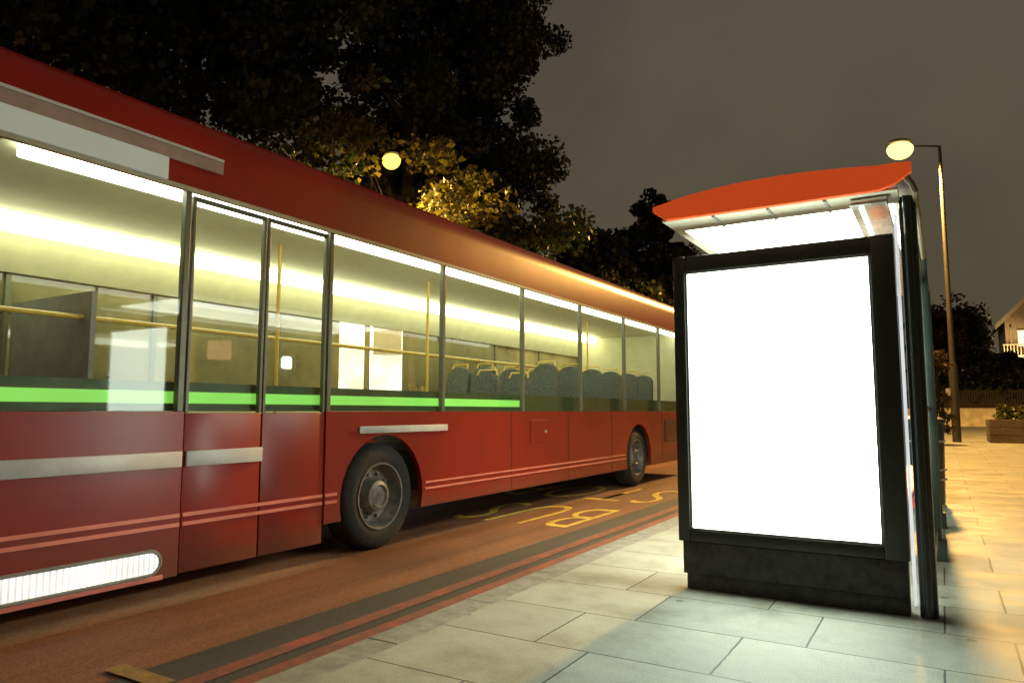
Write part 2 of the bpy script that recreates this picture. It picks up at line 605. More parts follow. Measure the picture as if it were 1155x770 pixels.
scr = obj('blank_poster', bm, M['screen'], case)
scr['label'] = 'blank backlit white poster'
bm = BM()   # inner bead
for a in ((SX0, SX0 + .014, SZ0 + .014, SZ1 - .014), (SX1 - .014, SX1, SZ0 + .014, SZ1 - .014), (SX0, SX1, SZ1 - .014, SZ1), (SX0, SX1, SZ0, SZ0 + .014)):
    box(bm, a[0], a[1], PY0 + 0.012, PY0 + 0.033, a[2], a[3])
obj('poster_bead', bm, M['grey'], case)
bm = BM()
box(bm, PX0 + 0.025, PX1 - 0.012, PY0 + 0.014, PY1 - 0.014, 0.10, 0.308, 0.004)
box(bm, PX0 + 0.045, PX1 - 0.012, PY0 + 0.024, PY1 - 0.024, 0.0, 0.098, 0.003)
obj('advert_plinth', bm, M['base'], S, True)
for zz in (0.62, 1.95):
    bm = lathe(BM(), [(0.012, -0.004), (0.012, 0.0)], (PX0 + 0.0, PY0 + 0.05, zz), 'x', 10)
    obj('case_lock', bm, M['chrome'], case)
bm = BM()
box(bm, PX1 + 0.006, PX1 + 0.022, PY0 + 0.05, PY1 - 0.05, 0.055, 2.36)
e = obj('gap_glow', bm, emit('gap_glow', (0.9, 0.97, 1.0), 0.85, 0.3, 2.0), S)  # glowing strip added for light spilling through the gap
# posts of the back wall
posts = [(-0.170, -0.078, 4.80, 4.92), (-0.145, -0.055, 6.66, 6.76), (-0.145, -0.055, 8.50, 8.60)]
for k, (a, b_, c, d) in enumerate(posts):
    bm = BM()
    box(bm, a, b_, c, d, 0.0, 2.46, 0.012)
    if k:
        box(bm, a - 0.045, b_ + 0.03, c - 0.03, d + 0.03, 0.0, 0.16, 0.006)
    obj('post', bm, M['dkgreen'], S, True)
bm = BM()
tube(bm, [(-0.125, 4.72, 2.44), (-0.125, 4.775, 2.30), (-0.125, 4.775, 0.02)], 0.022, 10)
obj('drain_pipe', bm, M['dkgreen'], S, True)
for c, d in ((4.93, 6.65), (6.77, 8.49)):
    bm = BM()
    pane(bm, -0.108, c + 0.005, d - 0.005, 0.265, 2.21)
    obj('glass_panel', bm, M['glass'], S)
    for z0, z1 in ((0.20, 0.262), (2.215, 2.28), (1.18, 1.205)):
        bm = box(BM(), -0.130, -0.085, c + 0.002, d - 0.002, z0, z1, 0.004)
        obj('glazing_rail', bm, M['dkgreen'], S, True)
# canopy : lens profile in x-z
def lens(x0, x1, n=18, zlow=2.438, bulge=0.0, tipz=(2.515, 2.545), top=2.612):
    up, dn = [], []
    for k in range(n + 1):
        t = k / n
        x = x0 + (x1 - x0) * t
        tip = tipz[0] + (tipz[1] - tipz[0]) * t
        s = math.sin(math.pi * t) ** 0.62 if 0 < t < 1 else 0.0
        th = 0.024 + 0.012 * t
        rnd = 1.0 if 0 < t < 1 else 0.75
        up.append((x, max(tip + th * rnd, tip + (top - tip) * s)))
        q = min(1.0, min(t / 0.06, (1 - t) / 0.10))
        dn.append((x, min(tip - th * rnd, tip + (zlow - tip) * (math.sin(q * math.pi / 2)) - 0.006 * math.sin(math.pi * t))))
    return up + dn[::-1]
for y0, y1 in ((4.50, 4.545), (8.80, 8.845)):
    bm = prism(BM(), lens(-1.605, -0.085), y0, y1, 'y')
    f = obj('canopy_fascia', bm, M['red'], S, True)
bm = prism(BM(), lens(-1.59, -0.10, zlow=2.50, tipz=(2.520, 2.550)), 4.546, 8.799, 'y')
obj('canopy_roof', bm, M['roofgrey'], S, True)
bm = BM()
box(bm, -1.56, -0.16, 4.55, 4.86, 2.436, 2.452, 0.003)
box(bm, -1.56, -0.16, 8.56, 8.79, 2.436, 2.452, 0.003)
box(bm, -1.56, -1.50, 4.862, 8.558, 2.436, 2.452, 0.003)
obj('soffit_frame', bm, M['beige'], S)
for k, (a, b_) in enumerate(((4.87, 6.08), (6.11, 7.32), (7.35, 8.55))):
    bm = BM()
    box(bm, -1.495, -0.20, a, b_, 2.446, 2.456)
    obj('ceiling_diffuser', bm, M['diffuser'], S)
for x in (-1.22, -0.88, -0.55):
    bm = box(BM(), x - 0.008, x + 0.008, 4.56, 4.85, 2.426, 2.434)
    obj('soffit_joint', bm, M['grey'], S)
bm = BM()
box(bm, -0.42, -0.22, 4.62, 8.45, 2.392, 2.43, 0.008)
lf = obj('light_fitting', bm, M['chrome'], S, True)
bm = BM()
tube(bm, [(-0.36, 4.66, 2.382), (-0.36, 8.4, 2.382)], 0.013, 8)
obj('fluorescent_tube', bm, M['tubelight'], lf, True)
bm = BM()
tube(bm, [(-0.115, 4.55, 2.50), (-0.09, 4.55, 2.46), (-0.075, 4.57, 2.42), (-0.075, 8.78, 2.42)], 0.018, 8)
obj('gutter', bm, simple('gutter_bronze', (0.20, 0.17, 0.12), 0.5), S, True)
bm = BM()   # lean bench
box(bm, -0.48, -0.20, 5.3, 8.2, 0.60, 0.635, 0.01)
for yy in (5.6, 6.71, 7.9):
    box(bm, -0.42, -0.146, yy - 0.02, yy + 0.02, 0.52, 0.598, 0.004)
obj('perch_seat', bm, simple('perch_plastic', (0.5, 0.05, 0.03), 0.4), S, True)

# ------------------------------------------------------------------ bus
X0, X1 = -4.40, -6.95           # near / far side
YF, YR = 1.42, 14.4
SILL, WTOP, SK = 1.17, 2.70, 0.25
W1, W2 = 5.05, 11.45
B = thing('bus', 'long red single deck bus with brightly lit interior standing on the lane by the shelter', 'bus', ((X0 + X1) / 2, 8.0, RZ))
DY0, DY1 = 3.02, 4.30           # door opening
def side_poly(ya, yb, arches, zb, zt):
    p = [(ya, zt), (ya, zb)]
    for w in arches:
        r = 0.56
        z0 = RZ + 0.47
        a0 = math.asin((z0 - zb) / r)
        n = 18
        for k in range(n + 1):
            a = math.pi + a0 - (math.pi + 2 * a0) * k / n
            p.append((w + r * math.cos(a), z0 + r * math.sin(a)))
    p += [(yb, zb), (yb, zt)]
    return p
for sx, nm in ((X0, 'n'), (X1, 'f')):
    t = -0.05 if nm == 'n' else 0.05
    bm = BM()
    if nm == 'n':
        prism(bm, side_poly(YF + 0.3, DY0 - 0.012, [], 0.09, SILL), sx, sx + t, 'x')
        prism(bm, side_poly(DY1 + 0.012, YR - 0.02, [W1, W2], SK, SILL), sx, sx + t, 'x')
    else:
        prism(bm, side_poly(YF + 0.3, YR - 0.02, [W1, W2], SK, SILL), sx, sx + t, 'x')
    o = obj('side_panel', bm, M['bus'], B)
# roof: profile extruded, closed shell of 50 mm
def roof_prof(ins=0.0):
    pts = [(X0, WTOP), (X0, 3.04), (X0 - 0.018, 3.13), (X0 - 0.065, 3.20), (X0 - 0.15, 3.262), (X0 - 0.34, 3.315), (X0 - 0.75, 3.345)]
    far = [(X0 + X1 - x, z) for x, z in pts[::-1]]
    return pts + far
outer = roof_prof()
inner = [(X1 + 0.06, WTOP), (X1 + 0.06, 3.0), (X1 + 0.3, 3.24), (X0 - 0.3, 3.24), (X0 - 0.06, 3.0), (X0 - 0.06, WTOP)]
bm = prism(BM(), outer + inner, YF + 0.32, YR - 0.02, 'y')
obj('roof', bm, M['bus'], B, True, angle=30)
bm = BM()   # pod on the roof
box(bm, -6.3, -5.1, 7.2, 10.2, 3.348, 3.43, 0.03)
obj('roof_pod', bm, M['bus'], B, True)
# cantrail trim lines on the near side
bm = BM()
box(bm, X0 + 0.001, X0 + 0.014, YF + 0.32, YR - 0.03, WTOP - 0.012, WTOP + 0.018)
obj('gutter_trim', bm, simple('trim_grey_warm', (0.42, 0.38, 0.28), 0.4), B)
bm = BM()
box(bm, X0 + 0.001, X0 + 0.016, YF + 0.32, 3.23, 2.965, 2.985)
obj('roof_trim', bm, M['trim'], B)
bm = BM()
box(bm, X0 + 0.001, X0 + 0.012, YF + 0.34, 3.23, 2.875, 2.962)
obj('display_surround', bm, simple('display_surround', (0.34, 0.24, 0.20), 0.4), B)
bm = BM()
box(bm, X0 + 0.001, X0 + 0.02, YF + 0.34, 2.80, 2.722, 2.872)
d = obj('route_display', bm, M['display'], B)
d['label'] = 'pale blank route display above the door side'
# mullions + windows, near side
mull = [2.98, 4.34, 5.95, 7.60, 9.25, 10.90, 12.55, YR - 0.08]
mm = simple('window_mullion', (0.13, 0.13, 0.085), 0.4, var=0.1)
for k, y in enumerate(mull):
    bm = BM()
    box(bm, X0 - 0.055, X0 - 0.004, y - 0.022, y + 0.022, SILL, WTOP, 0.004)
    obj('window_pillar', bm, mm, B)
ed = [YF + 0.36] + mull
for a, b_ in zip(ed, ed[1:]):
    if abs(a - 2.98) < 0.01:
        continue
    bm = BM()
    pane(bm, X0 - 0.02, a + 0.015, b_ - 0.015, SILL + 0.004, WTOP - 0.004)
    obj('window', bm, M['busglass'], B)
for a, b_ in zip(ed, ed[1:]):
    bm = BM()
    pane(bm, X1 + 0.02, a + 0.02, b_ - 0.02, SILL + 0.004, WTOP - 0.312)
    obj('window', bm, M['busveil'], B)
    bm = BM()
    if abs(b_ - 7.6) < 0.01:
        bm.free()
        continue
    box(bm, X1 + 0.004, X1 + 0.055, b_ - 0.022, b_ + 0.022, SILL, WTOP - 0.3, 0.004)
    obj('window_pillar', bm, mm, B)
bm = BM()
box(bm, X1 + 0.002, X1 + 0.05, YF + 0.34, YR - 0.03, WTOP - 0.31, WTOP - 0.001)
obj('header_panel', bm, M['bus'], B)
# lining
bm = BM()
sheet(bm, X1 + 0.09, X0 - 0.09, YF + 0.5, YR - 0.1, 2.762)
obj('ceiling_panel', bm, M['ceilcream'], B)
bm = BM()
prism(bm, [(X1 + 0.06, WTOP - 0.33), (X1 + 0.075, WTOP - 0.33), (X1 + 0.30, 2.755), (X1 + 0.06, 2.755)], YF + 0.5, YR - 0.1, 'y')
obj('coving', bm, M['cream'], B)
bm = BM()
box(bm, X1 + 0.1, X0 - 0.1, YR - 0.16, YR - 0.1, 0.30, 2.755)
obj('rear_lining', bm, M['cream'], B)
bm = BM()
box(bm, X1 + 0.06, X1 + 0.10, YF + 0.5, YR - 0.17, 0.98, SILL + 0.03)
box(bm, X0 - 0.10, X0 - 0.06, DY1 + 0.06, YR - 0.17, 0.98, SILL)
obj('side_lining', bm, M['cream'], B)
bm = BM()
box(bm, X1 + 0.40, X0 - 0.40, YF + 0.35, YR - 0.05, 0.22, 0.29)
obj('floor', bm, M['floor'], B)
bm = BM()
box(bm, -4.70, -4.56, YF + 0.6, YR - 0.2, 2.690, 2.752, 0.015)
n_ = obj('ceiling_light', bm, M['strip_near'], B)
bm = BM()
box(bm, -6.62, -6.40, YF + 0.6, YR - 0.2, 2.660, 2.735, 0.02)
obj('ceiling_light', bm, M['strip_far'], B)
bm = BM()
box(bm, -4.475, -4.465, YF + 0.5, 7.6, SILL + 0.055, SILL + 0.135)
g_ = obj('green_streak', bm, M['greenstreak'], B)  # glowing strip added where a green light streak runs
g_['label'] = 'added glowing green strip standing for a light streak along the sill'
bm = BM()
box(bm, -4.492, -4.478, YF + 0.5, YR - 0.2, SILL + 0.002, SILL + 0.20)
obj('sill_panel', bm, simple('sill_green_trim', (0.05, 0.085, 0.035), 0.5), B)
# grab rails
bm = BM()
tube(bm, [(-5.72, YF + 0.9, 1.90), (-5.72, YR - 0.4, 1.90)], 0.02, 8)
obj('grab_rail', bm, M['rail'], B, True)
for y in (4.6, 6.9, 9.2, 11.5):
    bm = BM()
    tube(bm, [(-5.36, y, 0.29), (-5.36, y, 2.76)], 0.018, 8)
    obj('stanchion', bm, M['rail'], B, True)
# seats facing the front (towards -y)
def seat(x, y, zb):
    bm = BM()
    box(bm, x - 0.21, x + 0.21, y - 0.42, y, zb + 0.38, zb + 0.47, 0.03)
    # raked back with rounded head
    prof = []
    for k in range(13):
        a = math.pi * k / 12
        prof.append((x - 0.21 * math.cos(a) if False else x + 0.20 * math.cos(a), zb + 0.98 + 0.15 * math.sin(a)))
    prof += [(x - 0.21, zb + 0.46), (x + 0.21, zb + 0.46)]
    prism(bm, prof, y - 0.01, y + 0.07, 'y')
    for v in bm.verts:
        if v.co.z > zb + 0.47:
            v.co.y += (v.co.z - zb - 0.47) * 0.16
    box(bm, x - 0.15, x + 0.15, y - 0.34, y - 0.06, zb, zb + 0.375)
    return bm
for i in range(10):
    y = 5.95 + i * 0.80
    zb = 0.31 if y < 9 else 0.52
    for x in (-6.55, -6.08, -5.0):
        if y < (8.4 if x < -6 else 7.1):
            continue
        s = obj('seat', seat(x, y, zb + 0.22), M['moq'], B, True)
        bm = BM()
        tube(bm, [(x - 0.15, y + 0.13, zb + 1.32), (x - 0.13, y + 0.16, zb + 1.39), (x + 0.13, y + 0.16, zb + 1.39), (x + 0.15, y + 0.13, zb + 1.32)], 0.013, 6)
        obj('seat_handle', bm, M['rail'], s, True)
bm = BM()
box(bm, -5.0, -4.6, 5.0, YR - 0.17, 0.292, 0.52)
box(bm, -6.84, -5.85, 5.0, YR - 0.17, 0.292, 0.52)
obj('seat_plinth', bm, M['floor'], B)
# door, two glazed leaves with solid lower half
for a, b_ in ((DY0, (DY0 + DY1) / 2 - 0.006), ((DY0 + DY1) / 2 + 0.006, DY1)):
    bm = BM()
    xi, xo = X0 - 0.045, X0 - 0.008
    box(bm, xi, xo, a, b_, 0.10, SILL - 0.01, 0.006)
    dr = obj('door', bm, M['bus'], B, True)
    bm = BM()
    box(bm, xi, xo, a, a + 0.025, SILL - 0.008, WTOP - 0.03, 0.004)
    box(bm, xi, xo, b_ - 0.025, b_, SILL - 0.008, WTOP - 0.03, 0.004)
    box(bm, xi, xo, a + 0.026, b_ - 0.026, WTOP - 0.06, WTOP - 0.031, 0.004)
    obj('door_frame', bm, mm, dr)
    bm = BM()
    pane(bm, X0 - 0.027, a + 0.026, b_ - 0.026, SILL - 0.006, WTOP - 0.062)
    obj('door_glass', bm, M['busglass'], dr)
# pale strips and pink stripes standing for light streaks on the near side
for a, b_ in ((YF + 0.33, DY0 - 0.02), (DY0 + 0.01, 3.66), (4.70, 6.0)):
    bm = BM()
    box(bm, X0 + 0.001 if a != DY0 + 0.01 else X0 - 0.006, X0 + 0.018, a, b_, 0.80 if a < 4 else 0.975, 0.905 if a < 4 else 1.04, 0.006)
    obj('streak_strip', bm, M['trim'], B, True)
bm = BM()
for z in (0.41, 0.47):
    box(bm, X0 + 0.001, X0 + 0.008, YF + 0.33, DY0 - 0.015, z, z + 0.024)
    box(bm, X0 - 0.007, X0 + 0.004, DY0 + 0.01, DY1 - 0.01, z, z + 0.024)
    box(bm, X0 + 0.001, X0 + 0.008, DY1 + 0.015, W1 - 0.60, z, z + 0.024)
    box(bm, X0 + 0.001, X0 + 0.008, W1 + 0.60, W2 - 0.60, z, z + 0.018)
obj('trail_stripe', bm, M['pink'], B)  # pink stripes painted in place of red light trails
# panel joints
for y in (7.3, 8.8, 10.3, 12.6, 13.6):
    bm = box(BM(), X0 + 0.0005, X0 + 0.003, y - 0.004, y + 0.004, SK + 0.02, SILL - 0.02)
    obj('panel_joint', bm, M['black'], B)
bm = BM()
box(bm, X0 + 0.0008, X0 + 0.006, 12.75, 13.45, 0.62, 1.02)
vg = obj('vent_grille', bm, M['black'], B)
bm = BM()
for k in range(9):
    box(bm, X0 + 0.007, X0 + 0.014, 12.77, 13.43, 0.64 + k * 0.042, 0.655 + k * 0.042)
obj('vent_slats', bm, M['bus'], vg)
bm = box(BM(), X0 + 0.0008, X0 + 0.005, 7.75, 8.2, 0.78, 1.06, 0.002)
ff = obj('fuel_flap', bm, M['bus'], B)
bm = box(BM(), X0 + 0.006, X0 + 0.014, 8.1, 8.16, 0.90, 0.93, 0.002)
obj('flap_catch', bm, M['chrome'], ff)
# headlight: lens stretched along the side to stand for its light trail
bm = BM()
hp = []
for k in range(9):
    a = math.pi * k / 8 - math.pi / 2
    hp.append((2.80 + 0.075 * math.cos(a), 0.205 + 0.075 * math.sin(a)))
hp = [(YF + 0.31, 0.13)] + hp + [(YF + 0.31, 0.28)]
prism(bm, hp, X0 - 0.01, X0 + 0.016, 'x')
h = obj('headlight', bm, M['head'], B, True)
bm = BM()
cy, cz = 2.05, 0.205
for k in range(len(hp)):
    p0, p1 = hp[k], hp[(k + 1) % len(hp)]
    tube(bm, [(X0 + 0.014, p0[0], p0[1]), (X0 + 0.014, p1[0], p1[1])], 0.012, 6)
obj('lamp_bezel', bm, M['grey'], h, True)
bm = BM()
prism(bm, [(X1, 0.13), (X1 + 0.35, 0.13), (X1 + 0.35, 0.30), (X1, 0.30)], YF - 0.012, YF + 0.05, 'y')
obj('headlight', bm, M['head'], B)
bm = BM()
box(bm, X0 + 0.001, X0 + 0.012, YF + 0.34, 2.90, 0.088, 0.118, 0.003)
obj('reflection_strip', bm, M['pink'], B)  # pink strip painted in as the reflection under the headlight
# front end
def front_prof(z0, z1, y, r=0.34):
    """rounded front plan between two heights"""
    bm = BM()
    pl = []
    n = 8
    for k in range(n + 1):
        a = math.pi / 2 * k / n
        pl.append((X0 - r + r * math.cos(a), y + r - r * math.sin(a)))
    pl2 = [(X0 + X1 - x, yy) for x, yy in pl[::-1]]
    o_ = pl + pl2
    i_ = [(x + (0.05 if x < (X0 + X1) / 2 else -0.05), yy + 0.05) for x, yy in o_[::-1]]
    prism(bm, o_ + i_, z0, z1, 'z')
    return bm
obj('front_panel', front_prof(0.09, SILL - 0.1, YF - 0.02), M['bus'], B, True)
obj('windscreen', front_prof(SILL - 0.098, WTOP - 0.05, YF - 0.01), M['darkglass'], B, True)
obj('front_cap', front_prof(WTOP - 0.048, 3.10, YF - 0.02), M['bus'], B, True)
bm = BM()
sheet(bm, X1 + 0.05, X0 - 0.05, YF + 0.05, YF + 0.36, 3.102)
obj('front_roof_lip', bm, M['bus'], B)
bm = BM()
box(bm, X1 + 0.4, X0 - 0.4, YF - 0.03, YF - 0.021, 2.76, 3.02)
obj('destination_box', bm, M['black'], B)
# rear end
bm = BM()
box(bm, X1 + 0.002, X0 - 0.002, YR - 0.018, YR + 0.04, SK + 0.02, 3.05, 0.03)
obj('rear_panel', bm, M['bus'], B, True)
bm = BM()
box(bm, X1 + 0.3, X0 - 0.3, YR + 0.041, YR + 0.05, 1.6, 2.5)
obj('rear_window', bm, M['darkglass'], B)
for x in (X0 - 0.2, X1 + 0.2):
    bm = BM()
    box(bm, x - 0.08, x + 0.08, YR + 0.041, YR + 0.055, 0.7, 1.1, 0.005)
    obj('tail_light', bm, simple('tail_lens', (0.4, 0.02, 0.01), 0.2), B)
# wheels
def wheel(x, y, s):
    z = RZ + 0.475
    bm = lathe(BM(), [(0.285, -0.05 * s), (0.30, -0.005 * s), (0.36, 0.012 * s), (0.40, 0.004 * s), (0.43, 0.0), (0.465, -0.03 * s), (0.475, -0.06 * s), (0.462, -0.075 * s), (0.462, -0.095 * s), (0.475, -0.105 * s), (0.475, -0.24 * s), (0.44, -0.28 * s), (0.285, -0.28 * s)], (x, y, z), 'x', 40, (0, 0))
    w = obj('wheel', bm, M['rubber'], B, True)
    bm = lathe(BM(), [(0.305, -0.012 * s), (0.300, 0.006 * s), (0.285, 0.004 * s), (0.272, -0.05 * s), (0.235, -0.115 * s), (0.165, -0.125 * s), (0.150, -0.06 * s), (0.135, -0.02 * s), (0.10, -0.008 * s), (0.085, -0.03 * s), (0.03, -0.03 * s)], (x, y, z), 'x', 40, (0, 1))
    for k in range(10):
        a = 2 * math.pi * k / 10
        lathe(bm, [(0.017, -0.125 * s), (0.016, -0.085 * s)], (x, y + 0.20 * math.cos(a), z + 0.20 * math.sin(a)), 'x', 6)
    obj('rim', bm, M['rim'], w, True)
    bm = BM()
    n = 16
    pl = []
    for k in range(n + 1):
        a = math.pi * k / n
        pl.append((y + 0.575 * math.cos(a), z + 0.575 * math.sin(a)))
    for k in range(n, -1, -1):
        a = math.pi * k / n
        pl.append((y + 0.56 * math.cos(a), z + 0.56 * math.sin(a)))
    prism(bm, pl, x - 0.35 * s, x - 0.02 * s, 'x')
    obj('arch_liner', bm, M['black'], B)
for y in (W1, W2):
    wheel(X0 - 0.04, y, 1)
    wheel(X1 + 0.04, y, -1)
bm = BM()
box(bm, X1 + 0.4, X0 - 0.4, YF + 0.6, YR - 0.5, 0.16, 0.218)
obj('underframe', bm, M['black'], B)
# driver cab bulkhead and dash, seen from the front
bm = BM()
box(bm, X1 + 0.1, -5.6, 3.0, 3.04, 0.3, 2.1)
obj('cab_partition', bm, M['grey'], B)
bm = tube(BM(), [(X0 + 0.05, YF + 0.35, 2.75), (X0 + 0.20, YF + 0.05, 2.70), (X0 + 0.22, YF, 2.45)], 0.018, 8)
mr_ = obj('mirror_arm', bm, M['black'], B, True)
bm = box(BM(), X0 + 0.10, X0 + 0.30, YF - 0.06, YF + 0.02, 2.05, 2.45, 0.03)
obj('mirror', bm, M['black'], mr_, True)

# ------------------------------------------------------------------ foliage
def leaves_mesh(name, cents, sig, per, size, seed, m, flat=0.8):
    rng = np.random.default_rng(seed)
    cents = np.asarray(cents, float)
    sig = np.broadcast_to(np.asarray(sig, float), (len(cents),)) if np.ndim(sig) <= 1 else sig
    n = len(cents) * per
    base = np.repeat(cents, per, axis=0)
    sg = np.repeat(sig, per)[:, None]
    d = rng.normal(size=(n, 3))
    d /= np.linalg.norm(d, axis=1)[:, None] + 1e-9
    rr = rng.random((n, 1)) ** 0.45
    p = base + d * rr * sg * np.array([1, 1, flat])
    u = rng.normal(size=(n, 3)); u /= np.linalg.norm(u, axis=1)[:, None]
    w = rng.normal(size=(n, 3)); w -= u * (w * u).sum(1)[:, None]; w /= np.linalg.norm(w, axis=1)[:, None]
    s = size * (0.55 + 0.9 * rng.random((n, 1)))
    k = np.cross(u, w)
    # five-point leaf: stem, two shoulders, two inner, tip (slightly folded)
    vs = np.stack([p - u * s * .5, p - u * s * .05 + w * s * .42 + k * s * .10, p + u * s * .15 + w * s * .22, p + u * s * .55 - k * s * .08,
                   p + u * s * .15 - w * s * .22, p - u * s * .05 - w * s * .42 + k * s * .10], axis=1).reshape(-1, 3)
    nv = 6
    me = bpy.data.meshes.new(name)
    me.vertices.add(n * nv)
    me.vertices.foreach_set('co', vs.ravel())
    me.loops.add(n * nv)
    me.loops.foreach_set('vertex_index', np.arange(n * nv, dtype=np.int32))
    me.polygons.add(n)
    me.polygons.foreach_set('loop_start', np.arange(0, n * nv, nv, dtype=np.int32))
    me.update(calc_edges=True)
    me.materials.append(m)
    return me

LANT = Vector((-10.4, 11.9, 6.5))
def clear(p, r):
    """keeps the crown pruned back around the street lamp, on its road side"""
    d = Vector((10.4, -11.9, -5.3)).normalized()
    t = max(-0.6, (p - LANT).dot(d))
    return (p - LANT - d * t).length > r

def tree(label, loc, h, trunk_h, rx, rz, seed, m, nclump=150, per=110, size=0.2, group=None, tr=0.22, extra=None, name='broadleaf_tree', shell=0.5, extra_mat=None, fill=None, csize=1.0, lean=(0, 0)):
    rng = random.Random(seed)
    root = thing(name, label, 'tree', loc, group)
    cz = h - rz
    bm = BM()
    top = h - rz * 0.5
    pts, rad = [], []
    for k in range(8):
        t = k / 7
        pts.append((loc[0] + lean[0] * t + rng.uniform(-.1, .1) * t, loc[1] + lean[1] * t + rng.uniform(-.1, .1) * t, loc[2] + top * t))
        rad.append(tr * (1.25 if k == 0 else 1) * (1 - 0.8 * t))
    tube(bm, pts, rad, 10)
    cents, sig = [], []
    limbs = []
    for k in range(16):
        t = 0.30 + 0.65 * k / 15
        z = trunk_h + (top - trunk_h) * max(0, (t - 0.3) / 0.65)
        a = k * 2.4 + rng.uniform(-.4, .4)
        L = rx * rng.uniform(0.55, 0.9) * (1 - 0.35 * (k / 15))
        p0 = Vector((loc[0] + lean[0] * z / top, loc[1] + lean[1] * z / top, loc[2] + z))
        dirv = Vector((math.cos(a), math.sin(a), rng.uniform(0.15, 0.6)))
        p1 = p0 + dirv * L * 0.5 + Vector((0, 0, 0.15 * L))
        p2 = p0 + dirv * L
        r0 = tr * 0.42 * (1 - 0.5 * k / 15)
        tube(bm, [p0, p1, p2], [r0, r0 * 0.6, r0 * 0.2], 6)
        limbs.append((p0, p1, p2))
        for j in range(3):
            q = p1.lerp(p2, rng.random())
            e = q + Vector((rng.uniform(-1, 1), rng.uniform(-1, 1), rng.uniform(-.2, .9))) * L * 0.4
            tube(bm, [q, q.lerp(e, .5) + Vector((0, 0, .06 * L)), e], [r0 * .35, r0 * .22, r0 * .08], 5)
    obj('trunk', bm, M['bark'], root, True)
    # lumpy crown : lobes, then clumps on the lobes
    lobes = []
    for k in range(13):
        while True:
            q = Vector((rng.uniform(-1, 1), rng.uniform(-1, 1), rng.uniform(-1, 1)))
            if 0.2 < q.length < 1:
                break
        q = q.normalized() * rng.uniform(0.45, 0.72)
        lobes.append((q, rng.uniform(0.26, 0.46)))
    for k in range(nclump):
        q, rr = rng.choice(lobes)
        v = Vector((rng.gauss(0, 1), rng.gauss(0, 1), rng.gauss(0, 1))).normalized() * rr * (shell + (1 - shell) * rng.random()) 
        p = q + v
        wp = Vector((p.x * rx + lean[0] + loc[0], p.y * rx + lean[1] + loc[1], cz + p.z * rz))
        if not clear(wp, 1.3):
            continue
        cents.append((p.x * rx + lean[0], p.y * rx + lean[1], cz + p.z * rz))
        sig.append(rng.uniform(0.35, 0.85) * csize)
    for p0, p1, p2 in limbs:
        for q in (p2, p1.lerp(p2, 0.5)):
            for j in range(2):
                if clear(q, 1.0):
                    cents.append((q.x - loc[0] + rng.gauss(0, .25), q.y - loc[1] + rng.gauss(0, .25), q.z - loc[2] + rng.gauss(0, .2)))
                    sig.append(rng.uniform(0.45, 0.8) * csize)
    for x, y, z, s_ in (fill or ()):
        cents.append((x - loc[0], y - loc[1], z - loc[2]))
        sig.append(s_)
    me = leaves_mesh('crown', cents, sig, per, size, seed, m)
    o = bpy.data.objects.new('crown', me)
    link(o, root)
    if extra:
        extra = [e for e in extra if clear(Vector(e[:3]), 0.55)]
        ce = [(x - loc[0], y - loc[1], z - loc[2]) for x, y, z, s in extra]
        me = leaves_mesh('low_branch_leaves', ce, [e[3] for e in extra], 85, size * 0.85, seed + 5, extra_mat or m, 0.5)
        o = bpy.data.objects.new('low_branch_leaves', me)
        link(o, root)
        o['label'] = 'low branch leaves by the lamp with its gold light put in their colour'
        bm = BM()
        q0 = Vector((loc[0], loc[1], loc[2] + trunk_h))
        for x, y, z, s in extra[::4]:
            e = Vector((x, y, z))
            tube(bm, [q0, q0.lerp(e, 0.5) + Vector((0, 0, 0.7)), e], [0.045, 0.022, 0.006], 6)
        obj('low_branch', bm, M['bark'], root, True)
    return root

def extra_clumps():
    rng = random.Random(3)
    out = []
    for x, y, z, n, sp in ((-9.2, 9.4, 5.6, 7, 0.6), (-8.2, 10.4, 5.2, 8, 0.55), (-8.0, 11.2, 5.1, 5, 0.5), (-9.8, 12.4, 7.2, 5, 0.5), (-10.0, 10.6, 7.0, 6, 0.6), (-8.6, 11.9, 5.6, 6, 0.6), (-10.4, 13.4, 6.2, 6, 0.7)):
        for k in range(n):
            out.append((x + rng.gauss(0, sp), y + rng.gauss(0, sp), z + rng.gauss(0, sp * 0.5), rng.uniform(0.35, 0.75)))
    return out
def fill_clumps():
    rng = random.Random(8)
    out = []
    for k in range(90):
        t = rng.random()
        out.append((-12.8 + rng.gauss(0, 1.0), 17.0 + 4.3 * t + rng.gauss(0, .3), rng.uniform(4.6, 10.5 - 2.5 * t), rng.uniform(0.4, 0.8)))
    return out
G1 = 'dark plane trees along the opposite pavement'
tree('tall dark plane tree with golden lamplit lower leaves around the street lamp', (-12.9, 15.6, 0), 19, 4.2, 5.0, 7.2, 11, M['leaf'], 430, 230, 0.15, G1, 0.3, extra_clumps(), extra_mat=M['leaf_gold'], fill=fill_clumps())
tree('massive dark plane tree rising above the middle of the bus roof', (-13.6, 9.2, 0), 18, 4.0, 5.2, 6.6, 23, M['leaf'], 430, 220, 0.15, G1, 0.3)
tree('dark plane tree in the top left corner above the front of the bus', (-13.2, 2.6, 0), 17, 4.0, 5.2, 6.2, 31, M['leaf'], 360, 170, 0.15, G1, 0.3)
G2 = 'distant trees beyond the bus'
tree('small distant dark tree just left of the red canopy tip', (-15.4, 43.4, 0), 16.3, 3.5, 3.9, 6.3, 41, M['leaf_far'], 220, 130, 0.26, G2, 0.22)
tree('low distant rounded tree beside the big plane tree', (-16.2, 35.0, 0), 12.0, 3.0, 4.2, 4.6, 43, M['leaf_far'], 220, 130, 0.25, G2, 0.22)
tree('distant dark tree between the rounded tree and the canopy tree', (-17.5, 41.0, 0), 12.6, 3.0, 4.4, 4.8, 47, M['leaf_far'], 200, 130, 0.26, G2, 0.22)
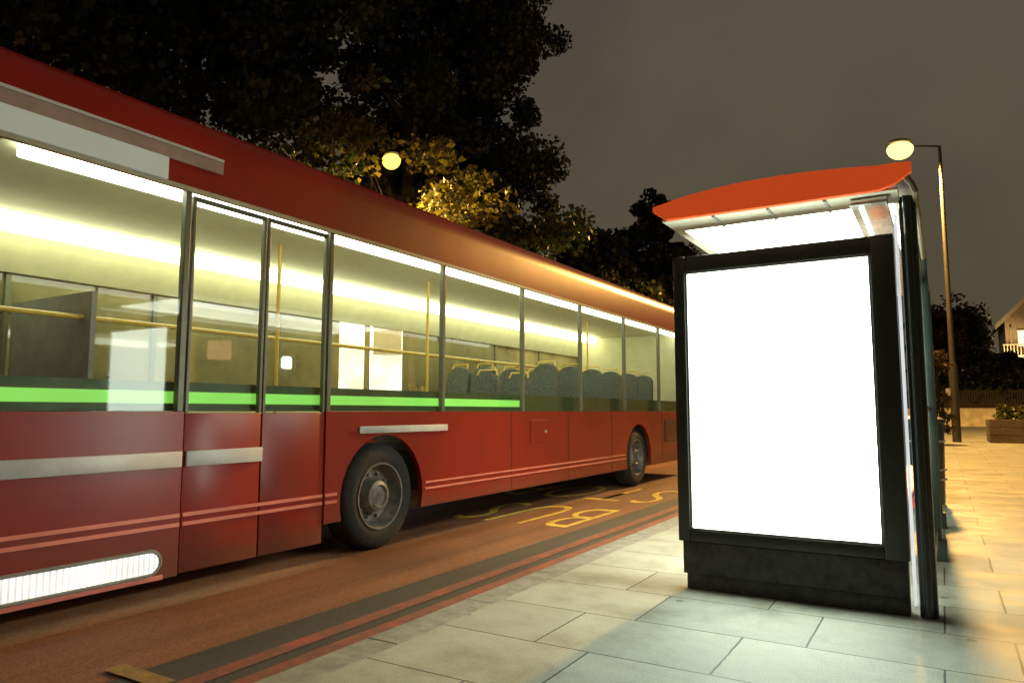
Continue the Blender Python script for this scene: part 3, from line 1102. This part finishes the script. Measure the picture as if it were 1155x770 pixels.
tree('far low tree whose crown meets the bus roof behind the advert panel', (-14.0, 52.0, 0), 11.5, 2.6, 4.6, 4.6, 53, M['leaf_far'], 200, 110, 0.28, G2, 0.22)

# hedge along the opposite side
def hedge(name, label, x0, x1, y0, y1, z0, z1, n, size, seed, m, lump=0.5):
    rng = random.Random(seed)
    c, s = [], []
    L = max(x1 - x0, y1 - y0)
    for k in range(n):
        t = rng.random()
        x = x0 + (x1 - x0) * rng.random()
        y = y0 + (y1 - y0) * rng.random()
        u = (y if (y1 - y0) > (x1 - x0) else x)
        top = z1 * (0.82 + 0.18 * math.sin(u * 1.3) * math.sin(u * 0.47 + seed))
        c.append((x, y, z0 + (top - z0) * rng.random() ** 0.8))
        s.append(rng.uniform(0.3, 0.7) * lump * 1.6)
    cx, cy = (x0 + x1) / 2, (y0 + y1) / 2
    c = [(a - cx, b - cy, z) for a, b, z in c]
    root = thing(name, label, 'hedge', (cx, cy, 0))
    me = leaves_mesh('foliage', c, s, 60, size, seed, m)
    o = bpy.data.objects.new('foliage', me)
    link(o, root)
    bm = BM()
    rr = random.Random(seed + 1)
    for k in range(int(L / 1.2)):
        t = (k + 0.5) / int(L / 1.2)
        if (y1 - y0) > (x1 - x0):
            p = (cx, y0 + L * t, 0)
        else:
            p = (x0 + L * t, cy, 0)
        q = (p[0] + rr.uniform(-.3, .3), p[1] + rr.uniform(-.3, .3), z1 * 0.7)
        tube(bm, [p, q], [0.05, 0.015], 6)
    obj('stem', bm, M['bark'], root, True)
    return root
hedge('hedge', 'long dark hedge behind the opposite pavement seen through the bus windows', -17.2, -15.8, -2, 48, 0, 4.4, 620, 0.26, 61, M['leaf_far'], 0.8)
hedge('hedge', 'tall dark green hedge above the pale wall on the right', -1.0, 9.0, 66.5, 69.5, 0.3, 5.6, 420, 0.28, 67, M['leaf_far'], 0.8)

# ------------------------------------------------------------------ right-hand background
bm = BM()
box(bm, -3.0, 14.0, 65.6, 65.9, 0.0, 1.34, 0.02)
box(bm, -3.03, 14.03, 65.55, 65.95, 1.342, 1.42, 0.015)
w_ = obj('boundary_wall', bm, M['wallcream'], loc=(5.5, 65.75, 0))
tag(w_, 'low pale rendered wall closing the pavement below the hedge', 'wall')
F = thing('picket_fence', 'dark timber fence standing behind the low pale wall', 'fence', (3.0, 66.2, 0))
bm = BM()
for z in (1.6, 2.6):
    box(bm, -2.5, 9.0, 66.22, 66.28, z, z + 0.1)
obj('fence_rail', bm, M['fence'], F)
bm = BM()
x = -2.5
while x < 9:
    box(bm, x, x + 0.13, 66.15, 66.18, 0.0, 2.85 + 0.05 * math.sin(x * 9))
    x += 0.17
obj('fence_boards', bm, M['fence'], F)
G3 = 'trees behind the right hand hedge'
tree('thin rusty tree just right of the shelter behind the lamp column', (0.0, 70, 0), 11.2, 2.0, 2.9, 4.6, 71, M['leaf_rust'], 70, 60, 0.30, G3, 0.16, csize=1.2)
tree('sparse dark green tree left of the pale house', (1.9, 73, 0), 11.0, 2.5, 2.7, 4.4, 73, M['leaf_far'], 80, 70, 0.32, G3, 0.16, csize=1.3)
tree('low bushy tree under the gable of the pale house', (4.3, 70.6, 0), 6.2, 1.2, 1.9, 2.6, 79, M['leaf_far'], 70, 70, 0.28, G3, 0.12)
# house at the right edge
HX0, HX1, HY = 5.1, 15.1, 77.0
H = thing('house', 'pale house with lit windows and white bargeboards at the right edge', 'house', ((HX0 + HX1) / 2, HY + 4, 0))
bm = BM()
xm = (HX0 + HX1) / 2
prism(bm, [(HX0, 0), (HX1, 0), (HX1, 9.2), (xm, 14.4), (HX0, 9.2)], HY, HY + 9, 'y')
obj('wall', bm, M['house'], H)
bm = BM()
prism(bm, [(HX0 - 0.7, 8.75), (xm, 14.77), (HX1 + 0.7, 8.75), (HX1 + 0.7, 8.55), (xm, 14.52), (HX0 - 0.7, 8.55)], HY - 0.6, HY + 9.6, 'y')
rf = obj('roof', bm, M['rooftile'], H)
bm = BM()
prism(bm, [(HX0 - 0.75, 8.85), (xm, 14.87), (HX1 + 0.75, 8.85), (HX1 + 0.75, 8.40), (xm, 14.38), (HX0 - 0.75, 8.40)], HY - 0.70, HY - 0.602, 'y')
obj('bargeboard', bm, M['barge'], rf)
bm = box(BM(), xm + 1.5, xm + 2.3, HY + 3, HY + 3.8, 11.0, 14.8)
obj('chimney', bm, M['house'], rf)
for x, z in ((HX0 + 0.9, 6.9), (HX0 + 2.2, 6.9), (HX0 + 0.9, 4.6), (HX0 + 2.2, 4.6), (HX0 + 6, 6.9), (HX0 + 6, 4.6)):
    bm = BM()
    box(bm, x - 0.08, x, HY - 0.06, HY - 0.002, z - 0.08, z + 1.48)
    box(bm, x + 0.8, x + 0.88, HY - 0.06, HY - 0.002, z - 0.08, z + 1.48)
    box(bm, x + 0.001, x + 0.799, HY - 0.06, HY - 0.002, z + 1.4, z + 1.48)
    box(bm, x + 0.001, x + 0.799, HY - 0.09, HY - 0.002, z - 0.08, z)
    wf = obj('window', bm, M['barge'], H)
    bm = box(BM(), x + 0.002, x + 0.798, HY - 0.03, HY - 0.02, z + 0.002, z + 1.398)
    obj('pane', bm, M['litwin'], wf)
bm = BM()
lathe(bm, [(0.05, 0.0), (0.16, 0.06), (0.18, 0.34), (0.10, 0.44), (0.02, 0.5)], (HX0 + 0.2, HY - 0.35, 5.15), 'z', 10)
wl = obj('wall_lantern', bm, M['sodium2'], H, True)
pl_ = bpy.data.lights.new('lantern_light', 'POINT')
pl_.energy = 900
pl_.color = (1.0, 0.62, 0.25)
pl_.shadow_soft_size = 0.2
po = bpy.data.objects.new('lantern_light', pl_)
link(po, H)
po.location = (HX0 + 0.2 - (HX0 + HX1) / 2, HY - 1.75 - HY - 4, 5.35)
bm = tube(BM(), [(HX0 + 0.4, HY - 0.1, 0.0), (HX0 + 0.4, HY - 0.1, 8.6)], 0.07, 8)
obj('downpipe', bm, M['barge'], H)
bm = BM()
box(bm, HX0 - 0.3, HX0 + 3.6, HY - 1.2, HY - 0.004, 5.9, 6.05)
for x in np.arange(HX0 - 0.25, HX0 + 3.6, 0.24):
    box(bm, x, x + 0.05, HY - 1.18, HY - 1.13, 6.052, 6.95)
box(bm, HX0 - 0.3, HX0 + 3.6, HY - 1.2, HY - 1.12, 6.952, 7.03)
obj('balcony', bm, M['barge'], H)
# planter
P = thing('planter_box', 'square dark planter box with yellow green plants on the right', 'planter', (2.9, 33.4, 0))
bm = BM()
px0, px1, py0, py1 = 1.45, 4.4, 32.2, 34.8
for a in ((px0, px1, py0, py0 + .09), (px0, px1, py1 - .09, py1), (px0, px0 + .09, py0 + .091, py1 - .091), (px1 - .09, px1, py0 + .091, py1 - .091)):
    for k in range(3):
        box(bm, a[0], a[1], a[2], a[3], 0.005 + k * 0.29, 0.285 + k * 0.29, 0.01)
obj('box_wall', bm, M['brick'], P)
bm = sheet(BM(), px0 + .1, px1 - .1, py0 + .1, py1 - .1, 0.78)
obj('soil', bm, M['ground'], P)
rng = random.Random(5)
ce = [(rng.uniform(-1.0, 1.2), rng.uniform(-1, 1), rng.uniform(0.85, 1.35)) for _ in range(46)]
o = bpy.data.objects.new('plants', leaves_mesh('plants', ce, 0.22, 60, 0.13, 9, M['leaf_yel']))
link(o, P)
# litter bin
L = thing('litter_bin', 'dark green litter bin with silver bands beside the shelter', 'litter bin', (-0.28, 10.75, 0))
c = (-0.28, 10.75, 0)
bm = lathe(BM(), [(0.24, 0.0), (0.25, 0.02), (0.27, 0.60), (0.28, 0.99), (0.265, 1.01)], c, 'z', 16)
obj('bin_body', bm, M['dkgreen'], L, True)
bm = lathe(BM(), [(0.29, 1.012), (0.30, 1.03), (0.29, 1.07), (0.22, 1.10), (0.02, 1.115)], c, 'z', 24)
obj('lid', bm, M['dkgreen'], L, True)
for z in (0.30, 0.42, 0.78):
    bm = lathe(BM(), [(0.2745 + z * 0.012, z), (0.280 + z * 0.012, z + 0.004), (0.280 + z * 0.012, z + 0.022), (0.2745 + z * 0.012, z + 0.026)], c, 'z', 24)
    obj('band', bm, M['chrome'], L, True)
bm = box(BM(), c[0] + 0.02, c[0] + 0.14, c[1] - 0.29, c[1] - 0.281, 0.86, 0.96, 0.003)
obj('notice_plate', bm, M['trim'], L)
# small shrub behind the bin, against the shelter line
SH = thing('shrub', 'slender brown shrub lit orange behind the litter bin', 'shrub', (-0.25, 30.0, 0))
rng = random.Random(15)
ce = [(rng.gauss(0, 0.22), rng.gauss(0, 0.25), rng.uniform(0.5, 3.4)) for _ in range(60)]
o = bpy.data.objects.new('foliage', leaves_mesh('foliage', ce, 0.25, 40, 0.11, 19, M['leaf_rust']))
link(o, SH)
bm = BM()
for k in range(4):
    tube(bm, [(-0.25, 30, 0), (-0.25 + rng.uniform(-.2, .2), 30 + rng.uniform(-.2, .2), 2.8)], [0.04, 0.01], 6)
obj('stem', bm, M['bark'], SH, True)

# ------------------------------------------------------------------ street lamps
def lamp(label, base, h, arm, lowh, bowlmat, power, col, rbase=0.09, bowl=0.5, cone=165, lightoff=0.35, size=0.18):
    root = thing('street_lamp', label, 'street lamp', base, 'tall sodium street lamps')
    x, y, z = base
    bm = BM()
    lathe(bm, [(rbase * 1.5, 0), (rbase * 1.5, lowh), (rbase * 1.2, lowh + 0.12), (rbase, lowh + 0.2), (rbase * 0.62, h)], (x, y, z), 'z', 16)
    obj('column', bm, M['pole'], root, True)
    bm = BM()
    ax, ay = arm
    tube(bm, [(x, y, z + h - 0.05), (x + ax * .06, y + ay * .06, z + h - 0.005), (x + ax * .6, y + ay * .6, z + h + 0.03), (x + ax, y + ay, z + h + 0.05)], [rbase * .5, rbase * .42, rbase * .36, rbase * .3], 10)
    obj('arm', bm, M['pole'], root, True)
    d = Vector((ax, ay, 0)).normalized()
    c = Vector((x + ax, y + ay, z + h + 0.05)) + d * bowl * 0.3
    bm = BM()
    bmesh.ops.create_uvsphere(bm, u_segments=20, v_segments=12, radius=1)
    for v in bm.verts:
        v.co = Vector((v.co.x * bowl * 0.50, v.co.y * bowl * 0.36, max(v.co.z, 0.0) * bowl * 0.16 + bowl * 0.14))
    bm.transform(Matrix.Translation(c) @ Matrix.Rotation(math.atan2(d.y, d.x), 4, 'Z'))
    hd = obj('lantern_hood', bm, M['pole'], root, True)
    bm = BM()
    bmesh.ops.create_uvsphere(bm, u_segments=20, v_segments=12, radius=1)
    for v in bm.verts:
        v.co = Vector((v.co.x * bowl * 0.52, v.co.y * bowl * 0.44, v.co.z * bowl * (0.44 if v.co.z < 0 else 0.30) - bowl * 0.12))
    bm.transform(Matrix.Translation(c) @ Matrix.Rotation(math.atan2(d.y, d.x), 4, 'Z'))
    obj('lantern_bowl', bm, bowlmat, hd, True)
    ld = bpy.data.lights.new('lamp_light', 'SPOT')
    ld.energy = power
    ld.color = col
    ld.use_nodes = True
    ln = ld.node_tree
    em = ln.nodes['Emission']
    tcn = ln.nodes.new('ShaderNodeTexCoord')
    sp_ = ln.nodes.new('ShaderNodeSeparateXYZ')
    ln.links.new(tcn.outputs['Normal'], sp_.inputs[0])
    ab = ln.nodes.new('ShaderNodeMath'); ab.operation = 'ABSOLUTE'
    ln.links.new(sp_.outputs['Z'], ab.inputs[0])
    mxn = ln.nodes.new('ShaderNodeMath'); mxn.operation = 'MAXIMUM'; mxn.inputs[1].default_value = 0.42
    ln.links.new(ab.outputs[0], mxn.inputs[0])
    pwn = ln.nodes.new('ShaderNodeMath'); pwn.operation = 'POWER'; pwn.inputs[1].default_value = -1.2
    ln.links.new(mxn.outputs[0], pwn.inputs[0])
    ln.links.new(pwn.outputs[0], em.inputs['Strength'])
    ld.spot_size = R(cone)
    ld.spot_blend = 0.25
    ld.shadow_soft_size = size
    lo = bpy.data.objects.new('lamp_light', ld)
    link(lo, root)
    lo.location = (c.x - x, c.y - y, c.z - z - bowl * 0.62 - lightoff)
    return root
SOD = (1.0, 0.54, 0.13)
a = lamp('tall lamp column with glowing orange lantern right of the shelter canopy', (0.40, 32.4, 0), 11.7, (-1.1, -0.5), 2.9, M['sodium'], 13500, SOD, 0.10, 0.95, size=0.55)
bm = box(BM(), 0.12, 0.28, 32.28, 32.30, 1.75, 2.05, 0.004)
sp = obj('sign_plate', bm, M['trim'], a)
b_ = lamp('street lamp glowing yellow among the plane tree leaves above the bus', (-11.3, 12.3, 0), 6.75, (0.9, -0.4), 1.2, M['sodium2'], 1700, (1.0, 0.58, 0.14), 0.07, 0.46, cone=178)
# glow sideways and upwards into the leaves comes from the bowl itself

# ------------------------------------------------------------------ far pavement things seen through the bus
A2 = thing('advert_panel', 'bright white backlit advert panel across the road seen through the bus', 'advert panel', (-12.0, 13.2, 0))
bm = BM()
ang = math.atan2(13.2, 12.0)
def rotated(bm, c, a):
    bmesh.ops.rotate(bm, verts=bm.verts, cent=Vector(c), matrix=Matrix.Rotation(a, 3, 'Z'))
    return bm
def fr(bm):
    box(bm, -12.9, -12.76, 13.1, 13.3, 0, 3.5, 0.01)
    box(bm, -11.24, -11.1, 13.1, 13.3, 0, 3.5, 0.01)
    box(bm, -12.759, -11.241, 13.105, 13.295, 3.36, 3.498, 0.01)
    box(bm, -12.759, -11.241, 13.105, 13.295, 0, 0.6, 0.01)
    return rotated(bm, (-12, 13.2, 0), R(42))
case2 = obj('panel_case', fr(BM()), M['black'], A2, True)
bm = rotated(box(BM(), -12.757, -11.243, 13.13, 13.27, 0.602, 3.358), (-12, 13.2, 0), R(42))
obj('lit_poster', bm, M['poster2'], case2)
bm = rotated(box(BM(), -11.95, -11.26, 13.10, 13.122, 2.55, 3.3), (-12, 13.2, 0), R(42))
obj('poster_image', bm, emit('poster_blue', (0.45, 0.5, 0.62), 0.8, 0.5, 3), case2)
K = thing('phone_kiosk', 'slim dark phone kiosk with bright white lamp seen through the bus windows', 'phone kiosk', (-12.2, 10.75, 0))
bm = BM()
for dx in (-0.17, 0.13):
    box(bm, -12.2 + dx, -12.2 + dx + 0.04, 10.6, 10.9, 0, 2.35, 0.006)
box(bm, -12.325, -12.075, 10.88, 10.90, 0.05, 2.3)
box(bm, -12.37, -12.03, 10.55, 10.95, 2.36, 2.44, 0.01)
obj('kiosk_frame', rotated(bm, (-12.2, 10.75, 0), R(45)), M['black'], K, True)
bm = rotated(box(BM(), -12.3, -12.1, 10.58, 10.86, 2.10, 2.34, 0.03), (-12.2, 10.75, 0), R(45))
obj('kiosk_light', bm, M['kiosk'], K, True)
bm = rotated(box(BM(), -12.28, -12.12, 10.80, 10.875, 1.1, 1.6, 0.01), (-12.2, 10.75, 0), R(45))
obj('telephone', bm, M['chrome'], K, True)
SG = thing('street_sign', 'small pink square sign on a thin post across the road', 'sign', (-12.4, 9.2, 0))
bm = tube(BM(), [(-12.4, 9.2, 0), (-12.4, 9.2, 2.62)], 0.03, 8)
obj('post', bm, M['pole'], SG, True)
bm = rotated(box(BM(), -12.62, -12.18, 9.14, 9.16, 2.2, 2.58, 0.004), (-12.4, 9.2, 0), R(50))
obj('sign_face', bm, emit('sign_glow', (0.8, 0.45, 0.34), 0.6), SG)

# ------------------------------------------------------------------ sky
w = bpy.data.worlds.new('World')
sc.world = w
w.use_nodes = True
nt = w.node_tree
bg = nt.nodes['Background']
out = nt.nodes['World Output']
tc = nt.nodes.new('ShaderNodeTexCoord')
sx = nt.nodes.new('ShaderNodeSeparateXYZ')
nt.links.new(tc.outputs['Generated'], sx.inputs[0])
el = ramp(nt, sx.outputs['Z'], [(0.0, (0.066, 0.054, 0.030)), (0.25, (0.064, 0.053, 0.036)), (0.6, (0.066, 0.057, 0.044))])
cl = noise(nt, 1.5, 5, 0.6, tc.outputs['Generated'])
cr = ramp(nt, cl.outputs['Fac'], [(0.3, (0.72, 0.72, 0.74)), (0.7, (1.25, 1.22, 1.16))])
c = mix(nt, 1.0, el.outputs['Color'], cr.outputs['Color'], 'MULTIPLY')
nt.links.new(c, bg.inputs['Color'])
bg.inputs['Strength'].default_value = 1.3
sky = nt.nodes.new('ShaderNodeTexSky')
sky.sky_type = 'NISHITA'
sky.sun_disc = False
sky.sun_elevation = R(-8)
sky.sun_rotation = R(200)
bg2 = nt.nodes.new('ShaderNodeBackground')
bg2.inputs['Strength'].default_value = 0.05
nt.links.new(sky.outputs[0], bg2.inputs['Color'])
ad = nt.nodes.new('ShaderNodeAddShader')
nt.links.new(bg.outputs[0], ad.inputs[0])
nt.links.new(bg2.outputs[0], ad.inputs[1])
nt.links.new(ad.outputs[0], out.inputs['Surface'])

# ------------------------------------------------------------------ camera
cam = bpy.data.cameras.new('camera')
co = bpy.data.objects.new('camera', cam)
COL.objects.link(co)
co.location = (0, 0, 1.17)
co.rotation_euler = (R(90 + 5.6), 0, R(31.05))
cam.sensor_width = 36
cam.lens = 25.06
cam.clip_start = 0.05
cam.clip_end = 2000
sc.camera = co

sc.render.engine = 'CYCLES'
sc.cycles.use_denoising = True
try:
    sc.cycles.denoiser = 'OPENIMAGEDENOISE'
except Exception:
    pass
sc.cycles.max_bounces = 10
sc.cycles.transparent_max_bounces = 16
sc.cycles.sample_clamp_indirect = 6
sc.view_settings.view_transform = 'Standard'
sc.view_settings.look = 'None'
sc.view_settings.exposure = 0
sc.view_settings.gamma = 1
